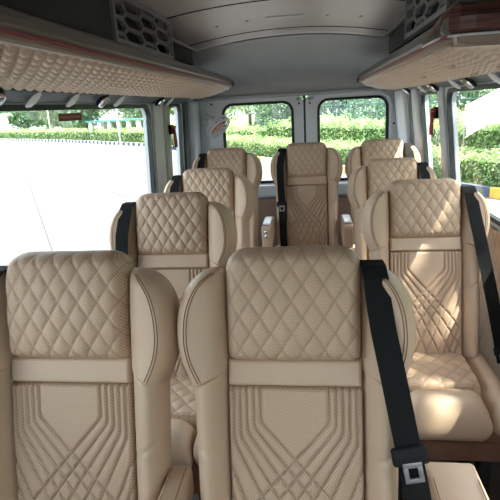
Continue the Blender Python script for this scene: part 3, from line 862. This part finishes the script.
for k in range(4):
    q = 2*math.pi*k/4
    n0 = len(mb.v)
    for i in range(7):
        r = .014+.068*i/6; wd = .62*(.5+.9*math.sin(min(1, i/6+.15)*math.pi*.62))
        for sgn, dz in ((-1, -.010), (1, .010)):
            for th in (-.0008, .0008): mb.v.append(tuple(Mf @ Vector((r*math.cos(q+sgn*wd), r*math.sin(q+sgn*wd), dz+th))))
    for i in range(6):
        A = n0+i*4; B = A+4
        mb.f += [[A, A+2, B+2, B], [A+1, B+1, B+3, A+3], [A, B, B+1, A+1], [A+2, A+3, B+3, B+2]]
    mb.f += [[n0, n0+1, n0+3, n0+2], [n0+24, n0+26, n0+27, n0+25]]
build('blades', mb, M['orange'], fan)
build('hub', MB().lathe([(.040, -.012), (.046, .004), (.036, .020), (.010, .028)], 18, Mf), M['orange'], fan, smooth=True)
build('motor', MB().lathe([(.012, -.085), (.026, -.078), (.032, -.05), (.03, -.02), (.018, -.015)], 18, Mf), M['white'], fan, smooth=True)
pm = Mf @ Vector((0, 0, -.06))
build('bracket', MB().tube([pm, pm+Vector((-.025, .05, .03)), Vector((-.125, .15, .09))], .011, 10).box((-.125, .165, .09), (.05, .02, .08)), M['silver'], fan, smooth=False)
st = build('window_sticker', MB().box((0, 0, 0), (.0012, .20, .030)), mat('maroon_label_film', (.20, .03, .05), .5), loc=(xl(1.43)-.014, 1.98, 1.432))
tag(st, 'small maroon rectangular label stuck at the top of the big left window', 'sticker')
mb = MB()
for k in range(9): mb.box((.0009, -.075+k*.019, 0), (.0006, .011, .010 if k % 3 else .007))
build('lettering', mb, mat('pale_pink_print', (.45, .2, .22), .6), st)

# ------------------------------------------------------------ outside
GZ_ = -.70
def concrete():
    m = mat('sunlit_concrete', (.115, .118, .12), .85, noise=.10, nscale=.35, det=8)
    nt = m.node_tree; p = nt.nodes['Principled BSDF']; src = p.inputs['Base Color'].links[0].from_socket
    tc = nt.nodes.new('ShaderNodeTexCoord'); mp = nt.nodes.new('ShaderNodeMapping'); mp.inputs['Rotation'].default_value = (0, 0, math.radians(8))
    br = nt.nodes.new('ShaderNodeTexBrick'); br.offset = 0; br.inputs['Scale'].default_value = 1; br.inputs['Mortar Size'].default_value = .0
    br.inputs['Brick Width'].default_value = 5.0; br.inputs['Row Height'].default_value = 7; br.inputs['Mortar Smooth'].default_value = .2
    br.inputs[1].default_value = (1, 1, 1, 1); br.inputs[2].default_value = (.97, .97, .97, 1); br.inputs[3].default_value = (.55, .55, .55, 1)
    mu = nt.nodes.new('ShaderNodeMixRGB'); mu.blend_type = 'MULTIPLY'; mu.inputs[0].default_value = 1
    nt.links.new(tc.outputs['Object'], mp.inputs[0]); nt.links.new(mp.outputs[0], br.inputs[0])
    nt.links.new(src, mu.inputs[1]); nt.links.new(br.outputs[0], mu.inputs[2]); nt.links.new(mu.outputs[0], p.inputs['Base Color'])
    return m
lot = struct(build('floor_lot', MB().box((0, 40, GZ_-.05), (260, 260, .1)), concrete()))
jm = MB(); jd = Vector((26.4, -42.3, 0)).normalized(); jn = Vector((-jd.y, jd.x, 0)); ja = math.atan2(jd.y, jd.x)
for k in range(-4, 3):
    c_ = Vector((-8.8, 14.7, 0))+jn*k*6.0+jd*(-4); jm.box((c_.x, c_.y, GZ_+.001), (72 if k else 92, .035, .004), Matrix.Rotation(ja, 3, 'Z'))
for k in range(-6, 5):
    c_ = Vector((-8.8, 14.7, 0))+jd*(k*7.5+2); jm.box((c_.x, c_.y, GZ_+.0015), (34, .03, .004), Matrix.Rotation(ja+math.pi/2, 3, 'Z'))
build('expansion_joint', jm, mat('dark_joint_filler', (.05, .05, .05), .9), lot)
tp = MB()
for k in range(14):   # tar patches and stains along an old repair
    c_ = Vector((-6.7, 15.1, 0))+Vector((2.8, -3.7, 0))*(k*.2-.8)+Vector((random.uniform(-.1, .1), random.uniform(-.1, .1), 0))
    tp.box((c_.x, c_.y, GZ_+.002), (random.uniform(.4, 1.0), random.uniform(.02, .05), .004), Matrix.Rotation(-.9+random.uniform(-.3, .3), 3, 'Z'))
build('tar_crack', tp, bpy.data.materials['dark_joint_filler'], lot)
KL = [(-62, 78), (-34, 54), (-22, 44), (-11, 33), (-5.5, 25.5), (-2, 20), (1, 16), (3.8, 11.2), (8, 3.5), (13, -6), (18, -16)]
KL = [Vector(p) for p in KL]
def resample(P, st):
    out = []; 
    for p, q in zip(P[:-1], P[1:]):
        n = max(1, int((q-p).length/st))
        for i in range(n): out.append(p+(q-p)*i/n)
    out.append(P[-1]); return out
def offset(P, d):
    out = []
    for i, p in enumerate(P):
        t = (P[min(i+1, len(P)-1)]-P[max(i-1, 0)]).normalized(); out.append(p+Vector((-t.y, t.x))*d)
    return out
# kerb stones painted in alternation (orange-yellow / white at the back, yellow / black at the right)
RS = resample(KL[:4], .4)[:-1]+resample(KL[3:], .9)
def kerbmat(c): return mat('kerb_paint_%s' % c[0], c[1], .7, noise=.2, nscale=4)
km = {'y': kerbmat(('yellow', (.75, .42, .06))), 'w': kerbmat(('white', (.75, .74, .7))), 'k': kerbmat(('dark', (.07, .09, .13)))}
mbs = {k: MB() for k in km}
for i, (p, q) in enumerate(zip(RS[:-1], RS[1:])):
    far = p.y > 13.5
    key = ('y' if i % 2 else ('w' if far else 'k'))
    if p.y > 27: key = 'w' if i % 2 else 'k'
    c_ = (p+q)/2; d = q-p; an = math.atan2(d.y, d.x)
    mbs[key].box((c_.x, c_.y, GZ_+.10), (d.length-.02, .16, .22), Matrix.Rotation(an, 3, 'Z'))
kerb = thing('painted_kerb', 'painted kerb of alternating yellow, white and dark blocks in front of the hedges', 'kerb', (1, 16, GZ_))
for k, m_ in mbs.items():
    me = m_.mesh('kerb'); me.transform(Matrix.Translation((-1, -16, -GZ_)))
    o = ob({'y': 'yellow_blocks', 'w': 'white_blocks', 'k': 'dark_blocks'}[k], me, km[k], kerb)
# planting bed soil beyond the kerb
def strip(P, d0, d1, z, name, m):
    A = offset(P, d0); B = offset(P, d1); V = []; n = len(P)
    for p in A: V.append((p.x, p.y, z))
    for p in B: V.append((p.x, p.y, z))
    Fs = [[i+1, i, n+i, n+i+1] for i in range(n-1)]
    V2 = [(x, y, z-.15) for x, y, z in V]; F2 = [[a_+2*n for a_ in f[::-1]] for f in Fs]
    mb = MB(); mb.v = V+V2; mb.f = Fs+F2; return build(name, mb, m)
SIDE = -1   # beyond the kerb: to the right of travel along KL is towards the van, so use the sign that points away
tst = offset(KL, 1.0)[5]
if tst.length < KL[5].length: SGN = -1
else: SGN = 1
struct(strip(KL, SGN*.1, SGN*70, GZ_+.08, 'trim_20', mat('soil_and_grass', (.10, .17, .04), .9, col2=(.16, .22, .06), nscale=2)))
def leaves(name, P, N, size, m, parent=None, tilt=.9):
    """bent leaf blades at points P (n,3) with rough outward normals N"""
    n = len(P); d = rng.normal(size=(n, 3)); d /= np.linalg.norm(d, axis=1)[:, None]
    nn = N+d*tilt; nn /= np.linalg.norm(nn, axis=1)[:, None]
    t = np.cross(nn, rng.normal(size=(n, 3))); t /= np.linalg.norm(t, axis=1)[:, None]; b_ = np.cross(nn, t)
    sz = size*(.6+.8*rng.random(n))[:, None]
    V = np.stack([P-t*sz, P+b_*sz*.42+nn*sz*.12, P+t*sz, P-b_*sz*.42+nn*sz*.12], 1).reshape(-1, 3)
    Fq = np.arange(4*n).reshape(n, 4)
    return ob(name, meshnp(name, V, Fq, smooth=False), m, parent)
def hedge(P, d0, d1, h, n, size, m, label, grp, bump_=.12):
    """clipped hedge running along the kerb; dense twig core plus leaf shell"""
    o0 = offset(P, SGN*d0); o1 = offset(P, SGN*d1); L = len(P)
    base = Vector((o0[L//2].x, o0[L//2].y, GZ_))
    t = thing('hedge', label, 'hedge', base, grp)
    seg = rng.random(n)*(L-1); i = seg.astype(int); fr = seg-i
    A0 = np.array([tuple(p) for p in o0]); A1 = np.array([tuple(p) for p in o1])
    a_ = A0[i]+(A0[i+1]-A0[i])*fr[:, None]; b_ = A1[i]+(A1[i+1]-A1[i])*fr[:, None]
    wob = 1+.10*np.sin(seg*5.3)+bump_*np.sin(seg*13.1+1)+.05*np.sin(seg*31)
    H = h*wob*.93
    pick = rng.random(n); hw = abs(d1-d0); tot = hw+2*h
    u = np.where(pick < hw/tot, rng.random(n), np.where(pick < (hw+h*1.5)/tot, rng.random(n)*.08, 1-rng.random(n)*.08))
    z = np.where(pick < hw/tot, 1-rng.random(n)**2*.08, rng.random(n))
    # round the shoulders
    z = z*(1-.25*np.clip(np.abs(2*u-1)-.6, 0, 1)/.4*0)
    Pp = a_+(b_-a_)*u[:, None]
    X_ = np.column_stack([Pp, GZ_+z*H]); 
    X_ += rng.normal(size=X_.shape)*np.array([.05, .05, .045])
    out = (a_-b_)/np.linalg.norm(a_-b_, axis=1)[:, None]
    N_ = np.where((pick < hw/tot)[:, None], np.array([0, 0, 1.]), np.column_stack([out*np.where(u < .5, 1, -1)[:, None], np.full(n, .3)]))
    lv = leaves('foliage', X_-np.array(base), N_, size, m, t); lv['kind'] = 'stuff'
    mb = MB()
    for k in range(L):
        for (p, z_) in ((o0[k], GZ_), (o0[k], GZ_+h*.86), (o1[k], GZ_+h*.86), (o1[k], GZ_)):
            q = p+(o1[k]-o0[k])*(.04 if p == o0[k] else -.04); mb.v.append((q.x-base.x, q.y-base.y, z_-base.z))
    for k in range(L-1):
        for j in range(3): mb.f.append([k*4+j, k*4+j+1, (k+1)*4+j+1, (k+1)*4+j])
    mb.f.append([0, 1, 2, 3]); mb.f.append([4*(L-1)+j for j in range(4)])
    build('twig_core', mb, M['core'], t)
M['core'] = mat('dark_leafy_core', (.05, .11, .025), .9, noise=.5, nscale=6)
def seg(i0, i1, st=.8): return resample(KL[i0:i1+1], st)
g1 = 'clipped hedge rows beyond the kerb'
hedge(seg(7, 9), .15, 1.5, 1.05, 17000, .055, M['hedge2'], 'dark green shrub row behind the kerb seen through the big right window', g1)
hedge(seg(7, 9), 2.0, 4.2, 1.5, 12000, .07, M['hedge'], 'brighter taller hedge behind the shrub row, seen through the big right window', g1)
hedge(seg(4, 7, .7), .5, 1.8, .75, 20000, .05, M['hedge'], 'bright lower hedge just behind the kerb, seen through the rear windows', g1)
hedge(seg(4, 7, .7), 3.6, 5.5, 1.25, 15000, .07, M['hedge'], 'taller bright hedge behind the lower one, seen through the rear windows', g1)
hedge(seg(0, 3, 1.5), .3, 2.2, 1.0, 26000, .09, M['hedge'], 'long distant hedge along the far edge of the lot at the left', g1)
hedge(seg(3, 4, 1.0), .4, 1.9, 1.1, 9000, .07, M['hedge'], 'hedge stretch between the far lot edge and the rear windows', g1)
hedge(seg(2, 4, 1.2), 3.0, 4.4, 1.0, 12000, .08, M['hedge'], 'rounded hedge in front of the white-columned shelter', g1)
def tree(x, y, h, r, n, size, m, label, grp='background trees', trunk=.14, zc=None, blobs=7, sq=.75, brad=.55):
    t = thing('tree', label, 'tree', (x, y, GZ_), grp)
    zc = zc or h-r*.8
    cs = []
    for k in range(blobs):
        an = random.random()*6.28; rr = r*random.uniform(.2, .65); cs.append(np.array([rr*math.cos(an), rr*math.sin(an), zc+random.uniform(-.45, .5)*r]))
    P = []; N_ = []
    for c_ in cs:
        k = n//blobs; d = rng.normal(size=(k, 3)); d /= np.linalg.norm(d, axis=1)[:, None]
        rad = r*brad*(.55+.5*rng.random(k))[:, None]; P.append(c_+d*rad*np.array([1, 1, sq])); N_.append(d)
    lv = leaves('crown', np.vstack(P), np.vstack(N_), size, m, t); lv['kind'] = 'stuff'
    mb = MB(); mb.tube([(0, 0, 0), (.03, .02, zc*.4), (-.03, .03, zc*.75), (0, 0, zc)], [trunk, trunk*.8, trunk*.6, trunk*.35], 10)
    build('trunk', mb, M['bark'], t, smooth=True)
    mb = MB()
    for c_ in cs: mb.tube([(0, 0, zc*.6), tuple(c_*np.array([.5, .5, .9])), tuple(c_)], [trunk*.35, trunk*.2, trunk*.08], 7)
    build('branches', mb, M['bark'], t, smooth=True)
T_ = [(-60, 92, 9, 5, 'treelight', 'pale tree at the far left horizon'), (-50, 86, 8, 4.5, 'tree', 'round dark tree at the far left'), (-42, 78, 9, 5, 'tree', 'tall bluish tree left of the columned shelter'),
      (-36, 72, 8, 4.5, 'treelight', 'yellow-green tree just left of the window label'), (-30, 66, 9, 5, 'tree', 'dark tree behind the window label'), (-22, 62, 9, 5, 'tree', 'tree behind the columned shelter, left part'),
      (-15, 56, 9, 5, 'treelight', 'tree behind the columned shelter, right part'), (-8, 46, 8, 4, 'treelight', 'pale tree seen past the left rear pillar'), 
      (-4.6, 38, 7.5, 3.2, 'treelight', 'tree at the left edge of the left rear window'), (-.2, 36, 7.0, 3.0, 'tree', 'dark tree at the right of the left rear window'),
      (2.6, 33, 7.5, 3.4, 'tree', 'dense tree at the left of the right rear window'), (6.2, 29, 7, 3.4, 'treelight', 'yellow-green tree at the right of the right rear window'),
      (10, 27, 7.5, 3.8, 'tree', 'dark tree seen through the narrow right window'), (13.5, 22, 7.5, 4, 'tree', 'dark tree behind the fence in the big right window'), (16.5, 15, 7, 4, 'treelight', 'bright tree near the front edge of the big right window')]
for (x, y, h, r, mm, lb) in T_:
    sc = .10+.0028*y
    tree(x, y, h, r, 6500, sc, M[mm], lb, trunk=.16, blobs=9, zc=h*.52)
# low undergrowth between hedge and trees closes the view below the crowns
for (x, y, r, lb) in ((-1.5, 31, 3.0, 'bushy shrub clump beyond the hedges, left rear window'), (4, 26, 3.0, 'bushy shrub clump beyond the fence, right rear window'), (9, 20, 3.2, 'bushy shrub clump beyond the fence, narrow right window'), (12, 13, 3.0, 'bushy shrub clump behind the hedge, big right window')):
    tree(x, y, 3.4, r, 7000, .11, M['tree'], lb, 'shrub clumps below the trees', trunk=.06, blobs=9, zc=1.5, sq=.6)
# shade tree beside the van: dapples the right-hand seat
for (tt, lb) in ((3.6, 'leafy roadside tree standing close to the right side of the van'),):
    pc = Vector((.42, 1.8, .75))+Vector((1, -.5, 1.9))*tt
    tree(pc.x+.3, pc.y-.1, 9, 2.6, 2600, .085, M['tree'], lb, 'roadside shade trees', trunk=.16, blobs=42, zc=pc.z-GZ_, sq=.8, brad=.20)
for (x, y, lb) in ((8.2, 5.4, 'dense unseen tree added to darken the right seats, level with the back seats'), (7.2, .6, 'dense unseen tree added to darken the right seats, level with the front seats'), (7.6, -4.6, 'dense unseen tree added to darken the right seats, ahead of the windscreen')):
    tree(x, y, 7.0, 2.8, 9000, .13, M['tree'], lb, 'roadside shade trees', blobs=12, zc=3.4, sq=1.0)  # out-of-view trees added to block sky light from the right seats
# iron fence behind the rear hedges
fp = offset(resample(KL[4:10], .16), SGN*6.4)
fence = thing('iron_fence', 'teal-grey vertical-bar fence behind the hedges', 'fence', (fp[0].x, fp[0].y, GZ_))
b0 = Vector((fp[0].x, fp[0].y, 0))
mb = MB()
for p in fp: mb.box((p.x-b0.x, p.y-b0.y, 1.15), (.022, .022, 2.1))
o = build('bar', mb, mat('teal_fence_paint', (.06, .13, .13), .5), fence); o['kind'] = 'stuff'
mb = MB()
for z in (.35, 2.0): mb.tube([(p.x-b0.x, p.y-b0.y, z) for p in fp[::6]], .03, 6)
build('rail', mb, bpy.data.materials['teal_fence_paint'], fence)
# columned shelter far left
bl = thing('columned_shelter', 'low white-columned shelter with a teal roof at the far side of the lot', 'building', (-16.0, 40.5, GZ_), rotz=math.radians(-14))
for k in range(6): build('column', MB().box((-2.35+k*.92, 0, .82), (.30, .28, 1.64)), M['white'], bl)
build('roof', MB().box((0, .9, 1.70), (5.4, 2.4, .12)), mat('teal_roof', (.05, .22, .22), .5), bl)
build('back_wall', MB().box((0, 2.0, .8), (5.2, .1, 1.6)), mat('grey_render', (.35, .38, .38), .8), bl)
for k in range(5): build('window', MB().box((-1.9+k*.92, 1.93, .95), (.55, .06, .6)), M['rubber'], bl)
pv = thing('gate_building', 'small white building among the trees at the far left', 'building', (-44, 66, GZ_), rotz=math.radians(-42))
build('walls', MB().box((0, 0, 1.4), (7, 3, 2.8)), M['white'], pv); build('roof', MB().box((0, 0, 2.95), (7.6, 3.6, .3)), mat('grey_roof', (.3, .33, .33), .6), pv)
build('doorway', MB().box((.8, -1.48, 1.0), (1.4, .1, 2.0)), M['rubber'], pv)
wp = thing('white_gatehouse', 'white block of a building glimpsed between trees in the left rear window', 'building', (-3.4, 40, GZ_))
build('walls', MB().box((0, 0, 1.8), (1.9, 2, 3.6)), M['white'], wp); build('roof', MB().box((0, 0, 3.7), (2.3, 2.4, .2)), bpy.data.materials['grey_roof'], wp)
def pole(x, y, h, label):
    t = thing('lamp_post', label, 'lamp post', (x, y, GZ_), 'thin white lamp posts by the lot')
    build('pole', MB().tube([(0, 0, 0), (0, 0, h)], [.06, .045], 10), M['white'], t, smooth=True)
    build('arm', MB().tube([(0, 0, h-.05), (.5, -.3, h+.15), (1.2, -.7, h+.2)], .04, 8), M['white'], t, smooth=True)
    build('lamp_head', MB().box((1.45, -.85, h+.2), (.6, .25, .12), Matrix.Rotation(-.53, 3, 'Z')), M['white'], t, bevel=.02)
pole(-12.9, 33.2, 6.5, 'thin white lamp post in front of the columned shelter'); pole(-28.6, 53.5, 6.5, 'thin white lamp post at the far left of the lot')
# sloping white sheet on poles, built for an unidentified pale shape
sh = thing('white_sheet', 'white sloping sheet stretched on poles behind the hedge, through the big right window', 'sheeting', (4.3, 13.4, GZ_))
n1, n2 = 48, 20; V = []
for i in range(n1):
    for j in range(n2):
        u, v = i/(n1-1), j/(n2-1)
        lowz = 1.12+.20*min(1, u*4)+.30*u; hi = 1.90+.32*min(1, u*2.2)+.15*u
        V.append((-.47+1.9*u, -.25*u+.30*v, lowz*(1-v)+hi*v+.015*math.sin(u*9+v*4)+.008*math.sin(v*26)))
V = np.array(V); n = len(V)
ob('sheet', meshnp('sheet', np.vstack([V, V+np.array([0, .02, 0])]), np.vstack([grid_faces(n1, n2, 0), grid_faces(n1, n2, n, True)])), mat('white_sheet_cloth', (.30, .31, .31), .6), sh)
for (x, y, h) in ((-.46, .26, 1.9), (1.42, .06, 2.35)): build('support_pole', MB().tube([(x, y, 0), (x, y, h)], .02, 8), M['greymetal'], sh, smooth=True)
